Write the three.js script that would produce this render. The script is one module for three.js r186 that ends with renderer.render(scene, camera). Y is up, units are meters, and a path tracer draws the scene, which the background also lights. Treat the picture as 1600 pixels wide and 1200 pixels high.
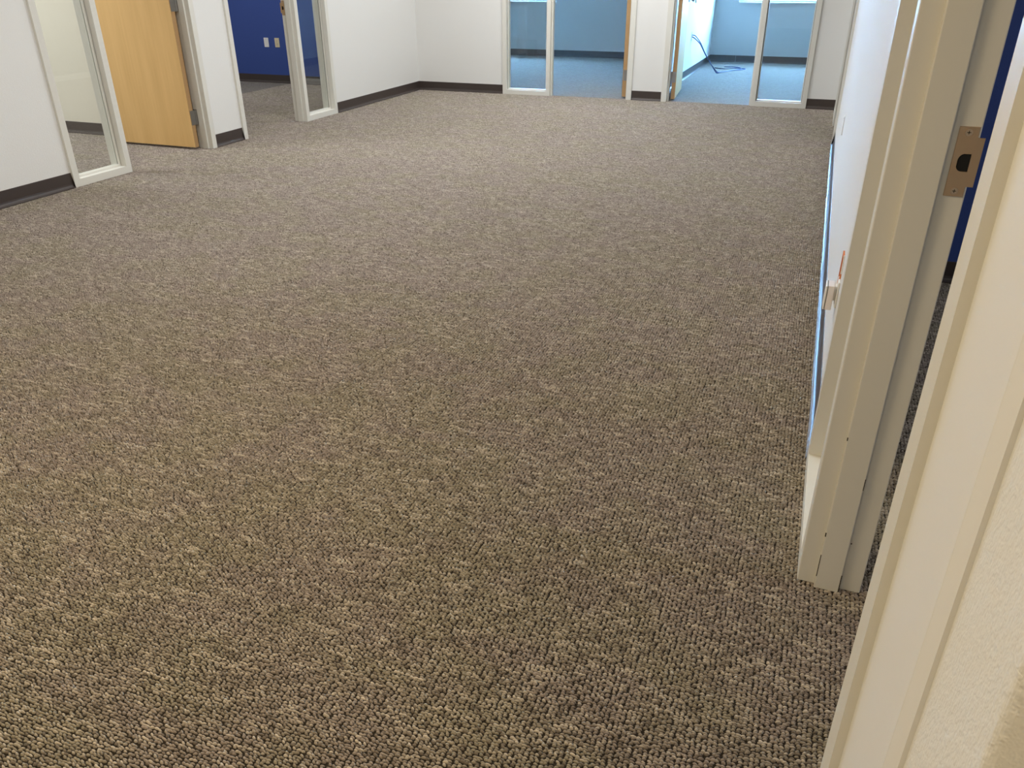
import * as THREE from 'three';
import { mergeGeometries } from 'three/addons/utils/BufferGeometryUtils.js';
import { RectAreaLightUniformsLib } from 'three/addons/lights/RectAreaLightUniformsLib.js';

// ------------------------------------------------------------------ camera, sky, exposure
const scene = new THREE.Scene();
const camera = new THREE.PerspectiveCamera(2 * Math.atan(600 / 1232.82) * 180 / Math.PI, 4 / 3, 0.05, 80);
camera.position.set(0, 1.34, 0);
camera.rotation.order = 'YXZ';
camera.rotation.set(THREE.MathUtils.degToRad(-27.696), THREE.MathUtils.degToRad(20.5515), THREE.MathUtils.degToRad(-0.1756));
scene.add(camera);
const SKY = new THREE.Color().setRGB(0.26, 0.56, 1.0);
scene.background = SKY;
scene.backgroundIntensity = 78;
const renderer = new THREE.WebGLRenderer();
renderer.toneMapping = THREE.LinearToneMapping;
renderer.toneMappingExposure = 1.0;
renderer.shadowMap.enabled = true;
RectAreaLightUniformsLib.init();
const LAMP = new THREE.Color().setRGB(0.98, 1.0, 1.01), WARM = new THREE.Color().setRGB(1.0, 0.80, 0.50);
const LAMP_POWER = 11.7;
const CEIL = 2.7;

// ------------------------------------------------------------------ helpers
let seed = 7;
const rnd = () => { seed = (seed * 1664525 + 1013904223) >>> 0; return seed / 4294967296; };
const hash = (a, b = 0, c = 0) => { let h = (a * 374761393 + b * 668265263 + c * 2147483647) | 0; h = Math.imul(h ^ (h >>> 13), 1274126177); h ^= h >>> 16; return (h >>> 0) / 4294967296; };
const sm = t => t * t * (3 - 2 * t);
const mod = (a, n) => ((a % n) + n) % n;
function vnoise(x, y, s = 0, px = 1e9, py = 1e9) {
  const i = Math.floor(x), j = Math.floor(y), u = sm(x - i), v = sm(y - j);
  const h = (a, b) => hash(mod(a, px), mod(b, py), s);
  return (h(i, j) * (1 - u) + h(i + 1, j) * u) * (1 - v) + (h(i, j + 1) * (1 - u) + h(i + 1, j + 1) * u) * v;
}
const used = {};
function numbered(n) { if (!(n in used)) { used[n] = 0; return n; } used[n]++; return n + '_' + String(used[n]).padStart(3, '0'); }
function shade(o) { o.traverse(c => { if (c.isMesh) { c.castShadow = true; c.receiveShadow = true; } }); return o; }
function metreUV(g) {                                   // uv in metres, from the face that each triangle points to
  g = g.index ? g.toNonIndexed() : g;
  g.computeVertexNormals();
  const p = g.attributes.position, uv = new Float32Array(p.count * 2), a = new THREE.Vector3(), b = new THREE.Vector3(), c = new THREE.Vector3();
  for (let i = 0; i < p.count; i += 3) {
    a.fromBufferAttribute(p, i); b.fromBufferAttribute(p, i + 1); c.fromBufferAttribute(p, i + 2);
    const n = b.clone().sub(a).cross(c.clone().sub(a)), ax = Math.abs(n.x), ay = Math.abs(n.y), az = Math.abs(n.z);
    [a, b, c].forEach((q, k) => {
      uv[(i + k) * 2] = ay >= ax && ay >= az ? q.x : ax >= az ? q.z : q.x;
      uv[(i + k) * 2 + 1] = ay >= ax && ay >= az ? q.z : q.y;
    });
  }
  g.setAttribute('uv', new THREE.BufferAttribute(uv, 2));
  return g;
}
function box(x0, x1, y0, y1, z0, z1) {
  const g = new THREE.BoxGeometry(Math.abs(x1 - x0), Math.abs(y1 - y0), Math.abs(z1 - z0));
  g.translate((x0 + x1) / 2, (y0 + y1) / 2, (z0 + z1) / 2);
  return g;
}
function prism(pts, y0, y1) {                           // plan outline [x, z] raised from y0 to y1
  const s = new THREE.Shape(pts.map(([x, z]) => new THREE.Vector2(x, -z)));
  const g = new THREE.ExtrudeGeometry(s, { depth: y1 - y0, bevelEnabled: false });
  g.rotateX(-Math.PI / 2); g.translate(0, y0, 0);
  return g;
}
function mesh(name, geos, mat, parent, top = false) {
  const list = (Array.isArray(geos) ? geos : [geos]).map(metreUV);
  list.forEach(g => { for (const k of Object.keys(g.attributes)) if (!['position', 'normal', 'uv'].includes(k)) g.deleteAttribute(k); });
  const m = new THREE.Mesh(list.length > 1 ? mergeGeometries(list) : list[0], mat);
  m.name = top ? numbered(name) : name;
  (parent || scene).add(m);
  return shade(m);
}
function tag(o, label, category, group, kind) {
  o.userData.label = label; o.userData.category = category;
  if (group) o.userData.group = group;
  if (kind) o.userData.kind = kind;
  return o;
}
function struct(name, geos, mat, label, category) { return tag(mesh(name, geos, mat, scene, true), label, category, null, 'structure'); }
function group(name, x, y, z, turn = 0) { const g = new THREE.Group(); g.name = numbered(name); g.position.set(x, y, z); g.rotation.y = turn; scene.add(g); return g; }

// ------------------------------------------------------------------ materials
function dataTex(w, h, fn, srgb, rx = 1, ry = 1) {
  const d = new Uint8Array(w * h * 4);
  for (let j = 0; j < h; j++) for (let i = 0; i < w; i++) {
    const c = fn(i, j), k = (j * w + i) * 4;
    d[k] = c[0]; d[k + 1] = c[1]; d[k + 2] = c[2]; d[k + 3] = 255;
  }
  const t = new THREE.DataTexture(d, w, h);
  t.wrapS = t.wrapT = THREE.RepeatWrapping; t.magFilter = THREE.LinearFilter; t.minFilter = THREE.LinearMipmapLinearFilter; t.generateMipmaps = true;
  if (srgb) t.colorSpace = THREE.SRGBColorSpace;
  t.repeat.set(rx, ry); t.needsUpdate = true;
  return t;
}
const peel = dataTex(512, 512, (i, j) => {              // roller texture of the painted wall, 0.2 m
  const v = 0.5 * vnoise(i / 6, j / 10, 1, 86, 52) + 0.3 * vnoise(i / 3, j / 4, 2, 171, 128) + 0.2 * vnoise(i / 20, j / 26, 3, 26, 20);
  const q = Math.max(0, Math.min(255, (v - 0.2) * 400)); return [q, q, q];
}, false, 5, 5);
const lin = (r, g, b) => new THREE.Color().setRGB(r, g, b);
const std = (c, r, o = {}) => new THREE.MeshStandardMaterial({ color: c, roughness: r, ...o });
const M = {
  wall: std(lin(0.78, 0.77, 0.745), 0.75, { bumpMap: peel, bumpScale: 0.0006 }),
  beige: std(lin(0.78, 0.73, 0.61), 0.75, { bumpMap: peel, bumpScale: 0.0006 }),  // same paint as the hall, with the warm lamp tint put into its colour
  blue: std(lin(0.035, 0.075, 0.30), 0.6, { bumpMap: peel, bumpScale: 0.0006 }),
  ceil: std(lin(0.75, 0.74, 0.70), 0.9),
  frame: std(lin(0.72, 0.70, 0.64), 0.42),
  panel: std(lin(0.78, 0.77, 0.745), 0.55),
  base: new THREE.MeshPhysicalMaterial({ color: lin(0.050, 0.036, 0.032), roughness: 0.4, clearcoat: 0.35, clearcoatRoughness: 0.35 }),
  brass: std(lin(0.62, 0.42, 0.25), 0.34, { metalness: 1 }),
  screw: std(lin(0.66, 0.50, 0.33), 0.3, { metalness: 1 }),
  steel: std(lin(0.34, 0.34, 0.34), 0.42, { metalness: 1 }),
  dark: std(lin(0.006, 0.006, 0.007), 0.9),
  gasket: std(lin(0.02, 0.02, 0.02), 0.7),
  edge: std(lin(0.42, 0.25, 0.11), 0.5),
  white: std(lin(0.82, 0.81, 0.78), 0.4),
  pinkwhite: std(lin(0.80, 0.74, 0.72), 0.45),
  almond: std(lin(0.72, 0.62, 0.42), 0.45),
  orange: std(lin(0.72, 0.20, 0.05), 0.5),
  cable: std(lin(0.01, 0.03, 0.12), 0.5),
  chip: std(lin(0.05, 0.042, 0.03), 0.8),
  black: std(lin(0.02, 0.02, 0.022), 0.5),
  glass: new THREE.MeshPhysicalMaterial({ color: lin(0.97, 0.985, 0.98), transmission: 1, thickness: 0, roughness: 0, ior: 1.5 }),
  lamp: std(lin(0.9, 0.9, 0.88), 0.5, { emissive: LAMP, emissiveIntensity: 2.5 }),
  warmlamp: std(lin(0.9, 0.88, 0.82), 0.5, { emissive: WARM, emissiveIntensity: 2.5 }),
};
const woodTex = dataTex(512, 1024, (i, j) => {
  const w = vnoise(i / 40, j / 300, 11, 13, 4) * 0.5 + vnoise(i / 9, j / 160, 12, 57, 7) * 0.3 + vnoise(i / 3, j / 60, 13, 171, 18) * 0.2;
  const t = (w - 0.5) * 0.55;
  return [220 * (1 + t * 0.14), 180 * (1 + t * 0.18), 118 * (1 + t * 0.26)].map(v => Math.max(0, Math.min(255, v)));
}, true, 1.1, 0.5);
M.wood = std(0xffffff, 0.45, { map: woodTex });

// carpet colours, all linear
const YARN = { mid: [0.32, 0.273, 0.232], light: [0.54, 0.475, 0.40], dark: [0.15, 0.121, 0.097], olive: [0.31, 0.273, 0.20], mauve: [0.317, 0.263, 0.234] };
function yarn(x, z, row, col, k) {
  const patch = vnoise(x / 0.11, z / 0.07, 31) * 0.6 + vnoise(x / 0.35, z / 0.3, 32) * 0.4;      // olive or mauve dye
  const streak = vnoise(x / 0.03 + hash(row, 5) * 50, row * 1.0, 33);                            // short runs of pale yarn along a row
  const t = Math.max(0, Math.min(1, (patch - 0.32) / 0.36));
  let c = YARN.olive.map((o, i) => o + (YARN.mauve[i] - o) * t).map((v, i) => v * 0.7 + YARN.mid[i] * 0.3);
  const r = hash(row, col, 9 + k);
  if (streak > 0.74) c = c.map((v, i) => v + (YARN.light[i] - v) * Math.min(1, (streak - 0.70) * 4));
  else if (r < 0.16) c = c.map((v, i) => v + (YARN.dark[i] - v) * 0.8);
  else if (r > 0.91) c = c.map((v, i) => v + (YARN.light[i] - v) * 0.6);
  const j = 0.86 + 0.28 * hash(row, col, 77);
  return c.map(v => v * j);
}
const CARPET_PIX = 1024, CARPET_M = 1.5, LOOP_OCCLUSION = 0.62;  // shade between the loops, multiplied into the flat carpet colour
const enc = v => 255 * (v <= 0.0031308 ? 12.92 * v : 1.055 * Math.pow(v, 1 / 2.4) - 0.055);
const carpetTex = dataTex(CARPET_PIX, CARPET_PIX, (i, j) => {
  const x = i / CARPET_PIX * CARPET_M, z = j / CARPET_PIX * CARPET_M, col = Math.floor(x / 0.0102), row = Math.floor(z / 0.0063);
  return yarn(x, z, row, col, 0).map(v => enc(v * LOOP_OCCLUSION));
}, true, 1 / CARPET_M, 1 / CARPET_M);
const carpetBump = dataTex(CARPET_PIX, CARPET_PIX, (i, j) => {
  const x = i / CARPET_PIX * CARPET_M / 0.0102, z = j / CARPET_PIX * CARPET_M / 0.0063, o = hash(Math.floor(z), 3);
  const v = Math.abs(Math.sin((x + o) * Math.PI)) * Math.abs(Math.sin(z * Math.PI)) * (0.6 + 0.4 * hash(Math.floor(x + o), Math.floor(z), 4)) * 255;
  return [v, v, v];
}, false, 1 / CARPET_M, 1 / CARPET_M);
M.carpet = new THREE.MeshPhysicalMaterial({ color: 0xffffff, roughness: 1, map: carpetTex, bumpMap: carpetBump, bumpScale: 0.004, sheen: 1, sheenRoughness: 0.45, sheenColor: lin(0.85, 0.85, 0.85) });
M.backing = std(lin(0.03, 0.023, 0.016), 1);
M.loops = new THREE.MeshPhysicalMaterial({ color: 0xffffff, roughness: 0.85, sheen: 1, sheenRoughness: 0.45, sheenColor: lin(0.85, 0.85, 0.85) });

// ------------------------------------------------------------------ plan of the place (metres)
const XR = 0.131, XL = -4.787, ZB = -9.494;             // hall faces of the door frames on the right, left and back
const PROUD = 0.019, DEEP = 0.145;                      // frames stand proud of the wall; depth of a frame
const wr = [XR + PROUD, XR + DEEP - PROUD], wl = [XL - PROUD, XL - DEEP + PROUD], wb = [ZB - PROUD, ZB - DEEP + PROUD];
const HEAD = 2.13, TOPF = 2.18;
const ROOM = { west: -8.8, east: 4.0, north: -14.2, south: 4.0 };

// floor: slab with the carpet of the offices, then the tufted hall
const FL = { x0: -4.84, x1: 0.28, z0: -9.55, z1: -0.35 };
const floor = tag(group('floor', 0, 0, 0), 'brown and olive loop pile carpet over the whole floor', 'floor', null, 'structure');
mesh('slab', box(ROOM.west - 0.2, ROOM.east + 0.2, -0.15, -0.006, ROOM.north - 0.2, ROOM.south + 0.2), M.backing, floor);
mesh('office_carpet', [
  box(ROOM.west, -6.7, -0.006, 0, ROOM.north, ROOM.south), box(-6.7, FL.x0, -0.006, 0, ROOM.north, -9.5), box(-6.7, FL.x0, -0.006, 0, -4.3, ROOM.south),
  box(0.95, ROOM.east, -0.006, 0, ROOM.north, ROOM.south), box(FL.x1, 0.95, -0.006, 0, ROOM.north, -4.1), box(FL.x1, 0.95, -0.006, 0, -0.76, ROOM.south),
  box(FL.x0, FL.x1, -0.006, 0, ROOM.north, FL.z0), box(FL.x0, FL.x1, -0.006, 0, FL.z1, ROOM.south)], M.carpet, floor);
function tuft(name, x0, x1, z0, z1) {
  const px = 0.0102, pz = 0.0063, c0 = Math.floor(x0 / px), c1 = Math.floor(x1 / px), r0 = Math.floor(z0 / pz), r1 = Math.floor(z1 / pz);
  const g = new THREE.SphereGeometry(1, 8, 3, 0, Math.PI * 2, 0, Math.PI / 2);
  const n = (c1 - c0) * (r1 - r0), im = new THREE.InstancedMesh(g, M.loops, n);
  const o = new THREE.Object3D(), col = new THREE.Color();
  let k = 0;
  for (let r = r0; r < r1; r++) for (let c = c0; c < c1; c++) {
    const h = hash(r, c, 1), h2 = hash(r, c, 2), h3 = hash(r, c, 3), h4 = hash(r, c, 4);
    const x = (c + 0.5 + (h - 0.5) * 0.5) * px, z = (r + 0.5 + (h2 - 0.5) * 0.45) * pz, long = hash(r, c, 6) > 0.86 ? 1.45 : 1;
    o.position.set(x, -0.0048, z);
    o.rotation.set(0, (h3 - 0.5) * (long > 1 ? 0.4 : 0.9), (h4 - 0.5) * 0.3);
    o.scale.set((0.0045 + 0.0013 * h2) * long, 0.0045 + 0.0029 * h4, 0.0021 + 0.0009 * h);
    o.updateMatrix(); im.setMatrixAt(k, o.matrix);
    const y = yarn(x, z, r, c, 0); col.setRGB(y[0], y[1], y[2]); im.setColorAt(k, col); k++;
  }
  im.name = name; im.userData.kind = 'stuff'; im.castShadow = im.receiveShadow = true;
  floor.add(im);
}
tuft('carpet_loops', FL.x0, FL.x1, FL.z0, FL.z1);
tuft('carpet_loops', FL.x1, 0.95, -4.1, -0.76);
tuft('carpet_loops', -6.7, FL.x0, -9.5, -4.3);

struct('ceiling', box(ROOM.west - 0.2, ROOM.east + 0.2, CEIL, CEIL + 0.2, ROOM.north - 0.2, ROOM.south + 0.2), M.ceil, 'white office ceiling above the hall', 'ceiling');

// units: where the frames stand. u runs along the wall, to the right as seen from the hall
// type SOJ: sidelight, opening, jamb; type JOS: jamb, opening, sidelight
const UNITS = [
  { n: 'near left', turn: Math.PI / 2, x: XL, z: 0, t: 'SOJ', a: [4.104, 4.635, 5.553, 5.604], label: 'white frame with tall glass sidelight beside the open wooden door' },
  { n: 'far left', turn: Math.PI / 2, x: XL, z: 0, t: 'JOS', a: [5.981, 6.031, 6.972, 7.546], label: 'white frame with narrow glass sidelight, opening to the blue office' },
  { n: 'back left', turn: 0, x: 0, z: ZB, t: 'SOJ', a: [-3.669, -3.07, -2.137, -2.08], label: 'off white frame with glass sidelight on the back wall, left of the two' },
  { n: 'back right', turn: 0, x: 0, z: ZB, t: 'JOS', a: [-1.733, -1.67, -0.742, -0.158], label: 'off white frame with glass sidelight on the back wall, right of the two' },
  { n: 'near right', turn: -Math.PI / 2, x: XR, z: 0, t: 'SOJ', a: [-2.235, -1.659, -0.745, -0.695], label: 'cream frame with brass strike plate in the right foreground' },
  { n: 'far right', turn: -Math.PI / 2, x: XR, z: 0, t: 'SOJ', a: [-9.27, -8.46, -7.54, -7.49], label: 'cream frame at the far end of the right wall' },
];

// walls of the hall, built around the frames
function wallPieces(along, spans, from, to) {            // boxes between the frames and above them
  const out = []; let p = from;
  for (const [s0, s1] of spans) { out.push([p, s0 + 0.012, 0, CEIL], [s0 + 0.012, s1 - 0.012, TOPF - 0.012, CEIL]); p = s1 - 0.012; }
  out.push([p, to, 0, CEIL]);
  return out.map(([a, b, y0, y1]) => along === 'x' ? box(a, b, y0, y1, wb[0], wb[1]) : along === 'l' ? box(wl[0], wl[1], y0, y1, a, b) : box(wr[0], wr[1], y0, y1, a, b));
}
struct('wall_left', wallPieces('l', [[-7.546, -5.981], [-5.604, -4.104]], wb[0], ROOM.south), M.wall, 'white left wall of the hall', 'wall');
struct('wall_back', wallPieces('x', [[-3.669, -2.08], [-1.733, -0.158]], ROOM.west, wr[1]), M.wall, 'off white back wall of the hall with two door frames', 'wall');
const corner = [];
for (let i = 0; i <= 6; i++) { const a = i / 6 * Math.PI / 2; corner.push([wr[0] + 0.007 - 0.007 * Math.cos(a), -0.387 + 0.007 * Math.sin(a)]); }
struct('wall_right', [...wallPieces('r', [[-9.27, -7.49]], wb[0], -2.235 + 0.012),
  box(wr[0], wr[1], TOPF - 0.012, CEIL, -2.235 + 0.012, -0.707),
  prism([[wr[0], -0.707], ...corner, [ROOM.east, -0.38], [ROOM.east, -0.5], [wr[1], -0.5], [wr[1], -0.707]], 0, CEIL)], M.wall, 'white right wall of the hall, ending in a corner close by', 'wall');
struct('trim_1', prism([[wr[0] + 0.002, -0.6955], [0.141, -0.6955], [0.141, -0.5335], [0.1415, -0.532], [0.1462, -0.512], [wr[0] + 0.002, -0.512]], 0, CEIL), M.panel, 'smooth cream board with bevelled edge between frame and textured wall', 'trim');

// walls of the offices
struct('wall_left_office', [box(ROOM.west, wl[1], 0, CEIL, -5.85, -5.73)], M.beige, 'wall with warm lamp tint in its colour, seen through the near left sidelight', 'wall');
struct('wall_blue_office', [box(ROOM.west, wl[1], 0, CEIL, wb[0], wb[0] + 0.03)], M.blue, 'royal blue wall in the left office', 'wall');
struct('wall_west', [box(ROOM.west - 0.12, ROOM.west, 0, CEIL, ROOM.north, ROOM.south)], M.wall, 'far west wall of the left offices', 'wall');
struct('wall_east', [box(ROOM.east, ROOM.east + 0.12, 0, CEIL, ROOM.north, ROOM.south)], M.wall, 'far east wall of the right offices', 'wall');
struct('wall_office_partition', [box(-1.96, -1.84, 0, CEIL, ROOM.north, wb[1])], M.wall, 'white partition wall with the network outlet', 'wall');
struct('wall_right_office', [box(wr[1], ROOM.east, 0, CEIL, -4.24, -4.11)], M.blue, 'dark blue wall glimpsed through the right door opening', 'wall');
struct('wall_right_divider', [box(wr[1], ROOM.east, 0, CEIL, wb[1], wb[0])], M.wall, 'wall behind the right hand offices', 'wall');
struct('wall_left_divider', [box(ROOM.west, wl[1], 0, CEIL, -1.6, -1.48)], M.wall, 'near wall of the left office', 'wall');

// outer walls with real window openings
const WIN = [
  { c: 'z', p: ROOM.north, a0: -6.6, a1: -4.49, y0: 0.84, y1: 2.3, label: 'daylit window in the left back office' },
  { c: 'z', p: ROOM.north, a0: -1.475, a1: 1.2, y0: 0.86, y1: 2.3, label: 'daylit window in the right back office' },
  ];
function outer(p, dir, wins) {
  const z0 = dir < 0 ? p - 0.2 : p, z1 = dir < 0 ? p : p + 0.2, out = []; let x = ROOM.west - 0.12;
  for (const w of wins) { out.push(box(x, w.a0, 0, CEIL, z0, z1), box(w.a0, w.a1, 0, w.y0, z0, z1), box(w.a0, w.a1, w.y1, CEIL, z0, z1)); x = w.a1; }
  out.push(box(x, ROOM.east + 0.12, 0, CEIL, z0, z1));
  return out;
}
struct('wall_north', outer(ROOM.north, -1, WIN.slice(0, 2)), M.wall, 'outer wall of the back offices, below the windows', 'wall');
struct('wall_south', outer(ROOM.south, 1, []), M.wall, 'wall behind the photographer', 'wall');
WIN.forEach((w, i) => {
  const g = tag(group('window_' + (i + 1), (w.a0 + w.a1) / 2, w.y0, w.p + (w.c === 'z' ? -0.1 : 0.1)), w.label, 'window', null, 'structure');
  const W = (w.a1 - w.a0) / 2, Hh = w.y1 - w.y0, s = w.c === 'z' ? 1 : -1;
  mesh('window_frame', [box(-W, W, 0, 0.05, -0.03, 0.03), box(-W, W, Hh - 0.05, Hh, -0.03, 0.03), box(-W, -W + 0.05, 0.05, Hh - 0.05, -0.03, 0.03), box(W - 0.05, W, 0.05, Hh - 0.05, -0.03, 0.03), box(-0.025, 0.025, 0.05, Hh - 0.05, -0.03, 0.03)], M.white, g);
  mesh('window_sill', [box(-W, W, -0.001, 0.022, 0.031 * s, 0.13 * s)], M.white, g);
  for (const [a, b] of [[-W + 0.05, -0.025], [0.025, W - 0.05]]) mesh('pane', box(a, b, 0.05, Hh - 0.05, -0.003, 0.003), M.glass, g);
});

// ------------------------------------------------------------------ door frames with sidelights
function strikePlate(parent, u, side) {                  // on the jamb surface at u, in the rabbet next to the office
  const s = new THREE.Shape();                           // x: depth into the wall, y: up
  [[0.109, -0.062], [0.141, -0.062], [0.141, -0.0435], [0.1535, -0.0435], [0.1535, 0.0435], [0.141, 0.0435], [0.141, 0.062], [0.109, 0.062]].forEach(([x, y], i) => i ? s.lineTo(x, y) : s.moveTo(x, y));
  const h = new THREE.Path();
  h.moveTo(0.1385, 0.015); h.lineTo(0.126, 0.015); h.quadraticCurveTo(0.119, 0.013, 0.1175, 0.004); h.lineTo(0.1175, -0.008); h.quadraticCurveTo(0.119, -0.016, 0.127, -0.017); h.lineTo(0.1385, -0.017); h.lineTo(0.1385, 0.015);
  s.holes.push(h);
  const g = new THREE.Group(); g.name = 'strike_plate'; parent.add(g);
  const put = geo => { geo.applyMatrix4(new THREE.Matrix4().makeBasis(new THREE.Vector3(0, 0, -1), new THREE.Vector3(0, 1, 0), new THREE.Vector3(side, 0, 0))); geo.translate(u, 1.027, 0); return geo; };
  const e = new THREE.ExtrudeGeometry(s, { depth: 0.0016, bevelEnabled: true, bevelSize: 0.0004, bevelThickness: 0.0004, bevelSegments: 1, curveSegments: 6 });
  e.translate(0, 0, 0.0002);
  const pm = mesh('plate', put(e), M.brass, g); pm.userData.label = 'brass strike plate with curved lip';
  mesh('latch_hole_shade', put(box(0.116, 0.1395, -0.0185, 0.0165, 0.00005, 0.0006)), M.dark, g);  // flat dark plate painted as the shade of the recess
  for (const y of [-0.0525, 0.0525]) {
    const c = new THREE.CylinderGeometry(0.0062, 0.0066, 0.0012, 18); c.rotateX(Math.PI / 2); c.translate(0.125, y, 0.0026);
    mesh('screw', put(c), M.screw, g);
    mesh('screw_slot', [put(box(0.1218, 0.1282, y - 0.0006, y + 0.0006, 0.0031, 0.0033)), put(box(0.1244, 0.1256, y - 0.0032, y + 0.0032, 0.0031, 0.0033))], M.dark, g);
  }
}
const D1 = 0.040, D2 = 0.096, STOP = 0.016;
UNITS.forEach((U, i) => {
  const g = tag(group('trim_' + (i + 2), U.x, 0, U.z, U.turn), U.label, 'door frame', null, 'structure');
  const r = 0.0018;
  const soj = U.t === 'SOJ', a = U.a;
  // jamb outline in plan, local x = u, local z = -depth; dir = which way the opening lies
  const jamb = (edge, outerE, dir) => {
    const p = [[outerE, 0], [edge - dir * r, 0], [edge, -r], [edge, -D1], [edge + dir * (STOP - r), -D1], [edge + dir * STOP, -D1 - r], [edge + dir * STOP, -D2 + r], [edge + dir * (STOP - r), -D2], [edge, -D2], [edge, -DEEP + r], [edge - dir * r, -DEEP], [outerE, -DEEP]];
    return prism(p, 0, HEAD);
  };
  const o0 = soj ? a[1] : a[1], o1 = a[2];
  const mull = soj ? [a[1] - 0.05, a[1]] : [a[2], a[2] + 0.05];
  const out = soj ? [a[0], a[0] + 0.05] : [a[3] - 0.05, a[3]];
  const gl = soj ? [out[1], mull[0]] : [mull[1], out[0]];
  mesh('jamb', soj ? jamb(a[2], a[3], -1) : jamb(a[1], a[0], 1), M.frame, g);
  const mu = mesh('mullion', soj ? jamb(mull[1], mull[0], 1) : jamb(mull[0], mull[1], -1), M.frame, g);
  mesh('stile', box(out[0], out[1], 0, HEAD, -DEEP, 0), M.frame, g);
  mesh('bottom_rail', box(gl[0], gl[1], 0, 0.05, -DEEP, 0), M.frame, g);
  mesh('head', [box(Math.min(a[0], out[0]), Math.max(a[3], out[1]), HEAD, TOPF, -DEEP, 0), box(o0 + STOP, o1 - STOP, HEAD - STOP, HEAD, -D2, -D1)], M.frame, g);
  const gv = 0.066, b = 0.014;
  for (const [v0, v1] of [[gv - 0.021, gv - 0.004], [gv + 0.004, gv + 0.021]]) {
    mesh('glazing_bead', [box(gl[0] + 0.0045, gl[0] + b, 0.05, HEAD, -v0, -v1), box(gl[1] - b, gl[1] - 0.0045, 0.05, HEAD, -v0, -v1), box(gl[0] + b, gl[1] - b, 0.05, 0.05 + b, -v0, -v1), box(gl[0] + b, gl[1] - b, HEAD - b, HEAD, -v0, -v1)], M.frame, g);
  }
  mesh('gasket', [box(gl[0], gl[0] + 0.0044, 0.05, HEAD, -gv + 0.018, -gv - 0.018), box(gl[1] - 0.0044, gl[1], 0.05, HEAD, -gv + 0.018, -gv - 0.018)], M.gasket, g);
  mesh('pane', box(gl[0] + 0.003, gl[1] - 0.003, 0.052, HEAD - 0.002, -gv + 0.003, -gv - 0.003), M.glass, g);
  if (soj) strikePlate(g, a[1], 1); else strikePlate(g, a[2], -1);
  if (U.n === 'near right') {                            // chipped paint along the edges of the stop
    const e = a[1] + STOP, chips = [];
    for (const [v, y0, y1, w] of [[D1 + 0.0005, 0.035, 0.10, 0.0009], [D1 + 0.0004, 0.155, 0.166, 0.0013], [D1 + 0.0004, 0.42, 0.428, 0.0011], [D2 - 0.0005, 0.0, 0.052, 0.0011], [D2 - 0.0004, 0.30, 0.33, 0.0007]]) chips.push(box(e - 0.0012, e + 0.0002, y0, y1, -v + w, -v - w));
    chips.push(box(a[1] - 0.0002, a[1] + 0.0003, 0.137, 0.1405, -D2 - 0.0035, -D2 - 0.0065));
    const pc = mesh('paint_chips', chips, M.chip, mu); pc.userData.label = 'dark chips along the painted edges';
  }
});

// ------------------------------------------------------------------ baseboards: 4 inch vinyl with a coved toe
function cove(x0, z0, x1, z1, nx, nz, wob = 0) {         // along the wall from one end to the other; (nx, nz) points into the room
  const prof = [[0.0005, 0.102], [0.0025, 0.1015], [0.003, 0.1], [0.003, 0.03], [0.0045, 0.02], [0.008, 0.0115], [0.014, 0.0065], [0.021, 0.004], [0.021, -0.004], [0.0005, -0.004]];
  const L = Math.hypot(x1 - x0, z1 - z0), n = wob ? Math.max(2, Math.round(L / 0.06)) : 1, pos = [], idx = [];
  for (let i = 0; i <= n; i++) {
    const t = i / n, w = wob ? (vnoise(t * L / 0.35, 3.5, 60) - 0.5) * wob * 2 : 0;
    for (const [d, y] of prof) { const dd = d + (d > 0.006 ? w : 0); pos.push(x0 + (x1 - x0) * t + nx * dd, y, z0 + (z1 - z0) * t + nz * dd); }
  }
  const k = prof.length;
  for (let i = 0; i < n; i++) for (let j = 0; j < k; j++) { const A = i * k + j, B = i * k + (j + 1) % k, C = A + k, D = B + k; idx.push(A, B, D, A, D, C); }
  for (let j = 1; j < k - 1; j++) { idx.push(0, j, j + 1); const q = n * k; idx.push(q, q + j + 1, q + j); }
  const g = new THREE.BufferGeometry();
  g.setAttribute('position', new THREE.Float32BufferAttribute(pos, 3)); g.setIndex(idx);
  return g;
}
function baseboard(name, runs, label) {
  const g = tag(group('baseboard_' + name, 0, 0, 0), label, 'baseboard', null, 'structure');
  for (const r of runs) mesh('vinyl_strip', cove(...r), M.base, g);
}
baseboard('left', [[wl[0], -4.104, wl[0], ROOM.south, 1, 0], [wl[0], -5.981, wl[0], -5.604, 1, 0], [wl[0], wb[0], wl[0], -7.546, 1, 0]], 'dark brown vinyl baseboard along the left wall');
baseboard('back', [[wl[0], wb[0], -3.669, wb[0], 0, 1], [-2.08, wb[0], -1.733, wb[0], 0, 1], [-0.158, wb[0], wr[0], wb[0], 0, 1]], 'dark brown vinyl baseboard along the back wall');
baseboard('right', [[wr[0], -7.49, wr[0], -2.235, -1, 0, 0.003], [wr[0], -0.51, wr[0], -0.395, -1, 0]], 'dark vinyl baseboard with shiny toe along the right wall');
baseboard('left_office', [[ROOM.west, -5.73, wl[1], -5.73, 0, 1]], 'brown baseboard of the near left office behind the sidelight');
baseboard('blue_office', [[ROOM.west, wb[0] + 0.03, wl[1], wb[0] + 0.03, 0, 1]], 'brown baseboard below the royal blue wall');
baseboard('north', [[ROOM.west, ROOM.north, -1.96, ROOM.north, 0, 1], [-1.84, ROOM.north, -1.43, ROOM.north, 0, 1], [-1.428, ROOM.north, -0.2, ROOM.north, 0, 1], [-0.198, ROOM.north, ROOM.east, ROOM.north, 0, 1]], 'dark baseboard below the windows of the back offices');
baseboard('partition', [[-1.84, ROOM.north, -1.84, wb[1], 1, 0], [-1.96, wb[1], -1.96, ROOM.north, -1, 0]], 'dark baseboard under the network outlet');
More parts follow.
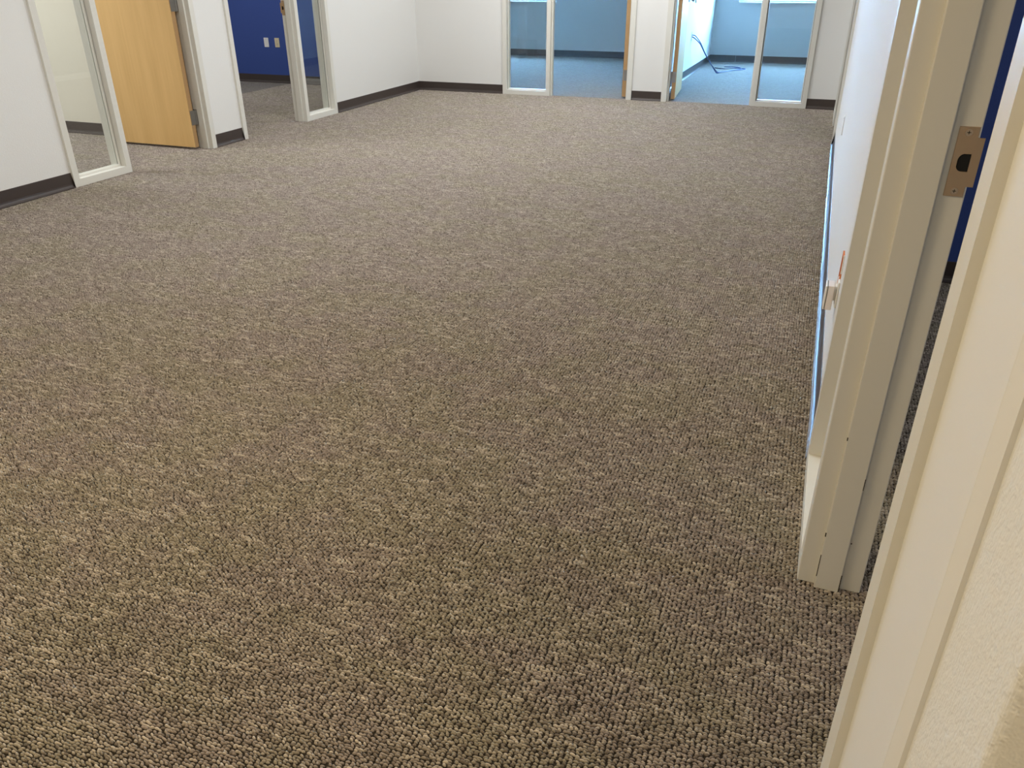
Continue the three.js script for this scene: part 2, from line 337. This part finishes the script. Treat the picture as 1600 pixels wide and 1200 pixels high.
baseboard('right_office', [[wr[1], -4.11, ROOM.east, -4.11, 0, 1]], 'dark baseboard below the wall through the right opening');

// ------------------------------------------------------------------ wooden doors, standing open
function woodDoor(n, x, z, turn, side, gap, label, w = 0.912) { // leaf runs along local +x from the hinge edge, body local z -T..0; side: which face carries the hinges
  const g = tag(group('door_' + n, x, 0, z, turn), label, 'door', null, 'structure');
  const T = 0.0445, y0 = 0.02, y1 = 2.115, zk = side > 0 ? 0 : -T;
  mesh('leaf', box(0.0008, w - 0.0008, y0, y1, -T, 0), M.wood, g);
  mesh('edge_band', [box(0, 0.0008, y0, y1, -T + 0.0006, -0.0006), box(w - 0.0008, w, y0, y1, -T + 0.0006, -0.0006)], M.edge, g);
  for (const y of [0.255, 1.115, 1.9]) {
    const h = new THREE.Group(); h.name = 'hinge'; g.add(h);
    const c = new THREE.CylinderGeometry(0.0065, 0.0065, 0.115, 12); c.translate(-0.002, y, zk + side * gap / 2);
    mesh('knuckle', c, M.steel, h);
    mesh('hinge_leaf', box(-0.002, -0.0002, y - 0.0575, y + 0.0575, zk + side * gap / 2, zk - side * 0.038), M.steel, h);
    mesh('hinge_leaf', box(-0.003, 0.043, y - 0.0575, y + 0.0575, zk + side * (gap - 0.002), zk + side * (gap - 0.0002)), M.steel, h);
  }
  for (const s of [1, -1]) {
    const zf = s > 0 ? 0 : -T, hh = new THREE.Group(); hh.name = 'handle'; g.add(hh);
    const rose = new THREE.CylinderGeometry(0.033, 0.035, 0.012, 28); rose.rotateX(Math.PI / 2); rose.translate(w - 0.07, 1.03, zf + s * 0.0065);
    mesh('rose', rose, M.steel, hh);
    const prof = [[0, 0.012], [0.012, 0.012], [0.014, 0.034], [0.025, 0.042], [0.0285, 0.052], [0.026, 0.063], [0.016, 0.0695], [0.0001, 0.07]].map(p => new THREE.Vector2(...p));
    const k = new THREE.LatheGeometry(prof, 24); k.rotateX(s * Math.PI / 2); k.translate(w - 0.07, 1.03, zf);
    mesh('knob', k, M.steel, hh);
  }
  return g;
}
woodDoor(1, -4.888, -5.50, Math.PI, 1, 0.053, 'honey coloured wooden door standing open in the near left opening');
woodDoor(2, -2.168, -9.595, Math.PI / 2, 1, 0.031, 'wooden door edge behind the right jamb of the back left opening');
woodDoor(3, -1.5945, -9.595, Math.PI / 2 + 0.085, -1, 0.031, 'wooden door open into the bright right back office');

// ------------------------------------------------------------------ outlets, plates, cables
function plate(name, cat, x, y, z, turn, mat, label, kind) { // wall plate 70 x 114 mm, local +z away from the wall
  const g = tag(group(name, x, y, z, turn), label, cat);
  const s = new THREE.Shape(), w = 0.0335, h = 0.0555, r = 0.004;
  s.moveTo(-w + r, -h); s.lineTo(w - r, -h); s.quadraticCurveTo(w, -h, w, -h + r); s.lineTo(w, h - r); s.quadraticCurveTo(w, h, w - r, h); s.lineTo(-w + r, h); s.quadraticCurveTo(-w, h, -w, h - r); s.lineTo(-w, -h + r); s.quadraticCurveTo(-w, -h, -w + r, -h);
  mesh('cover_plate', new THREE.ExtrudeGeometry(s, { depth: 0.003, bevelEnabled: true, bevelSize: 0.0015, bevelThickness: 0.0022, bevelSegments: 2 }), mat, g);
  if (kind === 'duplex') for (const yy of [-0.0195, 0.0195]) {
    const c = new THREE.CylinderGeometry(0.0165, 0.0165, 0.0026, 24); c.rotateX(Math.PI / 2); c.scale(1, 0.86, 1); c.translate(0, yy, 0.0063);
    const rc = mesh('receptacle', c, mat, g);
    mesh('slot', [box(-0.0075, -0.0055, yy + 0.001, yy + 0.0095, 0.0074, 0.0078), box(0.0055, 0.0075, yy + 0.001, yy + 0.0095, 0.0074, 0.0078), box(-0.002, 0.002, yy - 0.009, yy - 0.005, 0.0074, 0.0078)], M.dark, rc);
  }
  if (kind === 'jack') for (const yy of [-0.012, 0.012]) {
    mesh('jack', box(-0.009, 0.009, yy - 0.008, yy + 0.008, 0.005, 0.0072), M.black, g);
  }
  if (kind !== 'jack') { const c = new THREE.CylinderGeometry(0.003, 0.003, 0.001, 12); c.rotateX(Math.PI / 2); c.translate(0, kind === 'duplex' ? 0 : 0.04, 0.0056); mesh('screw', c, M.steel, g); }
  return g;
}
plate('blank_wall_plate', 'wall plate', -7.006, 0.50, wb[0] + 0.0305, 0, M.white, 'plain white wall plate on the royal blue wall, left of the outlet');
plate('electrical_outlet', 'outlet', -6.838, 0.50, wb[0] + 0.0305, 0, M.almond, 'almond duplex outlet on the royal blue wall', 'duplex');
plate('network_wall_plate', 'wall plate', -1.8395, 0.52, -12.06, Math.PI / 2, M.white, 'white network plate with blue cables on the partition wall', 'jack');
plate('wall_plate', 'wall plate', wr[0] - 0.0005, 0.475, -5.52, -Math.PI / 2, M.white, 'thin white wall plate seen edge on along the right wall');

// open low voltage bracket in the right wall
{
  const g = tag(group('low_voltage_bracket', wr[0] - 0.0005, 0.46, -2.70, -Math.PI / 2), 'orange low voltage bracket left open on the right wall', 'wall bracket');
  mesh('bracket_frame', [box(-0.035, 0.035, 0.048, 0.056, 0, 0.0045), box(-0.035, 0.035, -0.056, -0.048, 0, 0.0045), box(-0.035, -0.027, -0.048, 0.048, 0, 0.0045), box(0.027, 0.035, -0.048, 0.048, 0, 0.0045)], M.orange, g);
  mesh('opening', box(-0.027, 0.027, -0.048, 0.048, 0, 0.0012), M.dark, g);
  mesh('paper_flap', box(0.037, 0.041, 0.0, 0.062, 0, 0.004), M.white, g);
}
{
  const g = tag(group('plug_in_adapter', wr[0], 0.385, -2.66, -Math.PI / 2), 'small white plug-in adapter low on the right wall', 'adapter');
  const rb = (x0, x1, y0, y1, z0, z1, r) => {
    const s = new THREE.Shape(); s.moveTo(x0 + r, y0 + r); s.lineTo(x1 - r, y0 + r); s.lineTo(x1 - r, y1 - r); s.lineTo(x0 + r, y1 - r); s.lineTo(x0 + r, y0 + r);
    const e = new THREE.ExtrudeGeometry(s, { depth: z1 - z0 - 2 * r, bevelEnabled: true, bevelSize: r, bevelThickness: r, bevelSegments: 3 }); e.translate(0, 0, z0 + r); return e;
  };
  mesh('wall_socket', rb(-0.034, 0.034, -0.03, 0.056, 0.0005, 0.006, 0.0015), M.white, g);
  mesh('plug', rb(-0.016, 0.016, -0.012, 0.036, 0.006, 0.014, 0.002), M.white, g);
  mesh('body', rb(-0.03, 0.03, -0.042, 0.04, 0.0138, 0.034, 0.0025), M.pinkwhite, g);
  mesh('seam', box(-0.0305, 0.0305, -0.0415, 0.0395, 0.0342, 0.0354), M.gasket, g);
  mesh('front_cover', rb(-0.03, 0.03, -0.041, 0.039, 0.0352, 0.041, 0.002), M.white, g);
}
function tube(name, pts, r, mat, parent, top) {
  const c = new THREE.CatmullRomCurve3(pts.map(p => new THREE.Vector3(...p)), false, 'catmullrom', 0.35);
  return mesh(name, new THREE.TubeGeometry(c, pts.length * 10, r, 8), mat, parent, top);
}
const bundle = tag(group('network_cable_bundle', 0, 0, 0), 'dark blue network cables from the wall plate down to the carpet', 'cable');
tube('cable', [[-1.832, 0.508, -12.06], [-1.80, 0.49, -12.08], [-1.73, 0.42, -12.14], [-1.66, 0.28, -12.25], [-1.58, 0.14, -12.37], [-1.515, 0.03, -12.46], [-1.49, 0.006, -12.50], [-1.44, 0.005, -12.66], [-1.33, 0.005, -12.95], [-1.23, 0.005, -13.12], [-1.25, 0.005, -13.30], [-1.38, 0.005, -13.42], [-1.50, 0.005, -13.38]], 0.007, M.cable, bundle);
tube('cable', [[-1.832, 0.532, -12.06], [-1.79, 0.52, -12.07], [-1.72, 0.43, -12.13], [-1.665, 0.29, -12.265], [-1.575, 0.135, -12.36], [-1.505, 0.035, -12.47], [-1.475, 0.015, -12.52], [-1.42, 0.006, -12.68], [-1.36, 0.006, -12.84], [-1.20, 0.006, -13.06], [-1.17, 0.006, -13.2], [-1.34, 0.006, -13.24], [-1.46, 0.006, -13.10], [-1.56, 0.006, -13.14], [-1.62, 0.006, -13.2]], 0.006, M.cable, bundle);
tag(tube('hanging_wire', [[-1.836, 1.4, -11.98], [-1.83, 1.2, -11.985], [-1.825, 1.02, -12.0], [-1.82, 0.935, -12.01]], 0.007, M.black, scene, true), 'dark wire hanging on the partition wall above the network plate', 'cable');

// ------------------------------------------------------------------ ceiling lamps
function troffer(x, z, power, label, color = LAMP, w = 1.2, d = 0.6) {
  const g = tag(group('ceiling_light', x, CEIL, z), label, 'ceiling light', 'ceiling light panels');
  mesh('housing', [box(-w / 2 - 0.02, w / 2 + 0.02, -0.012, -0.0005, -d / 2 - 0.02, -d / 2), box(-w / 2 - 0.02, w / 2 + 0.02, -0.012, -0.0005, d / 2, d / 2 + 0.02), box(-w / 2 - 0.02, -w / 2, -0.012, -0.0005, -d / 2, d / 2), box(w / 2, w / 2 + 0.02, -0.012, -0.0005, -d / 2, d / 2)], M.white, g);
  mesh('diffuser', box(-w / 2, w / 2, -0.008, -0.0005, -d / 2, d / 2), color === LAMP ? M.lamp : M.warmlamp, g);
  const l = new THREE.RectAreaLight(color, power, w, d);
  l.position.set(0, -0.014, 0); l.rotation.x = -Math.PI / 2; l.name = 'lamp_light';
  g.add(l);
}
const PLACE = ['nearest', 'middle', 'farthest'];
[-3.1, -5.7, -8.3].forEach((z, i) => {
  troffer(-3.05, z, LAMP_POWER * [0.75, 0.98, 1.2][i], PLACE[i] + ' ceiling light panel of the row beside the left wall');
  troffer(-1.85, z, LAMP_POWER * [0.75, 0.98, 1.2][i], PLACE[i] + ' ceiling light panel of the row beside the right wall');
});
troffer(-6.9, -4.0, LAMP_POWER * 2.7, 'ceiling light panel in the near left office');
troffer(-6.9, -7.7, LAMP_POWER * 1.3, 'ceiling light panel in the blue office');
troffer(-1.5, -0.5, LAMP_POWER * 1.3, 'warm ceiling light panel beside the photographer', WARM);
troffer(-1.2, 3.0, LAMP_POWER * 1.5, 'warm ceiling light panel behind the photographer', WARM);
troffer(2.2, -2.2, LAMP_POWER * 0.5, 'added dim light panel that brightens the right office');  // added lamp that lifts the otherwise unlit right office
troffer(2.0, 1.6, LAMP_POWER * 1.5, 'warm ceiling light panel around the corner', WARM);

renderer.render(scene, camera);
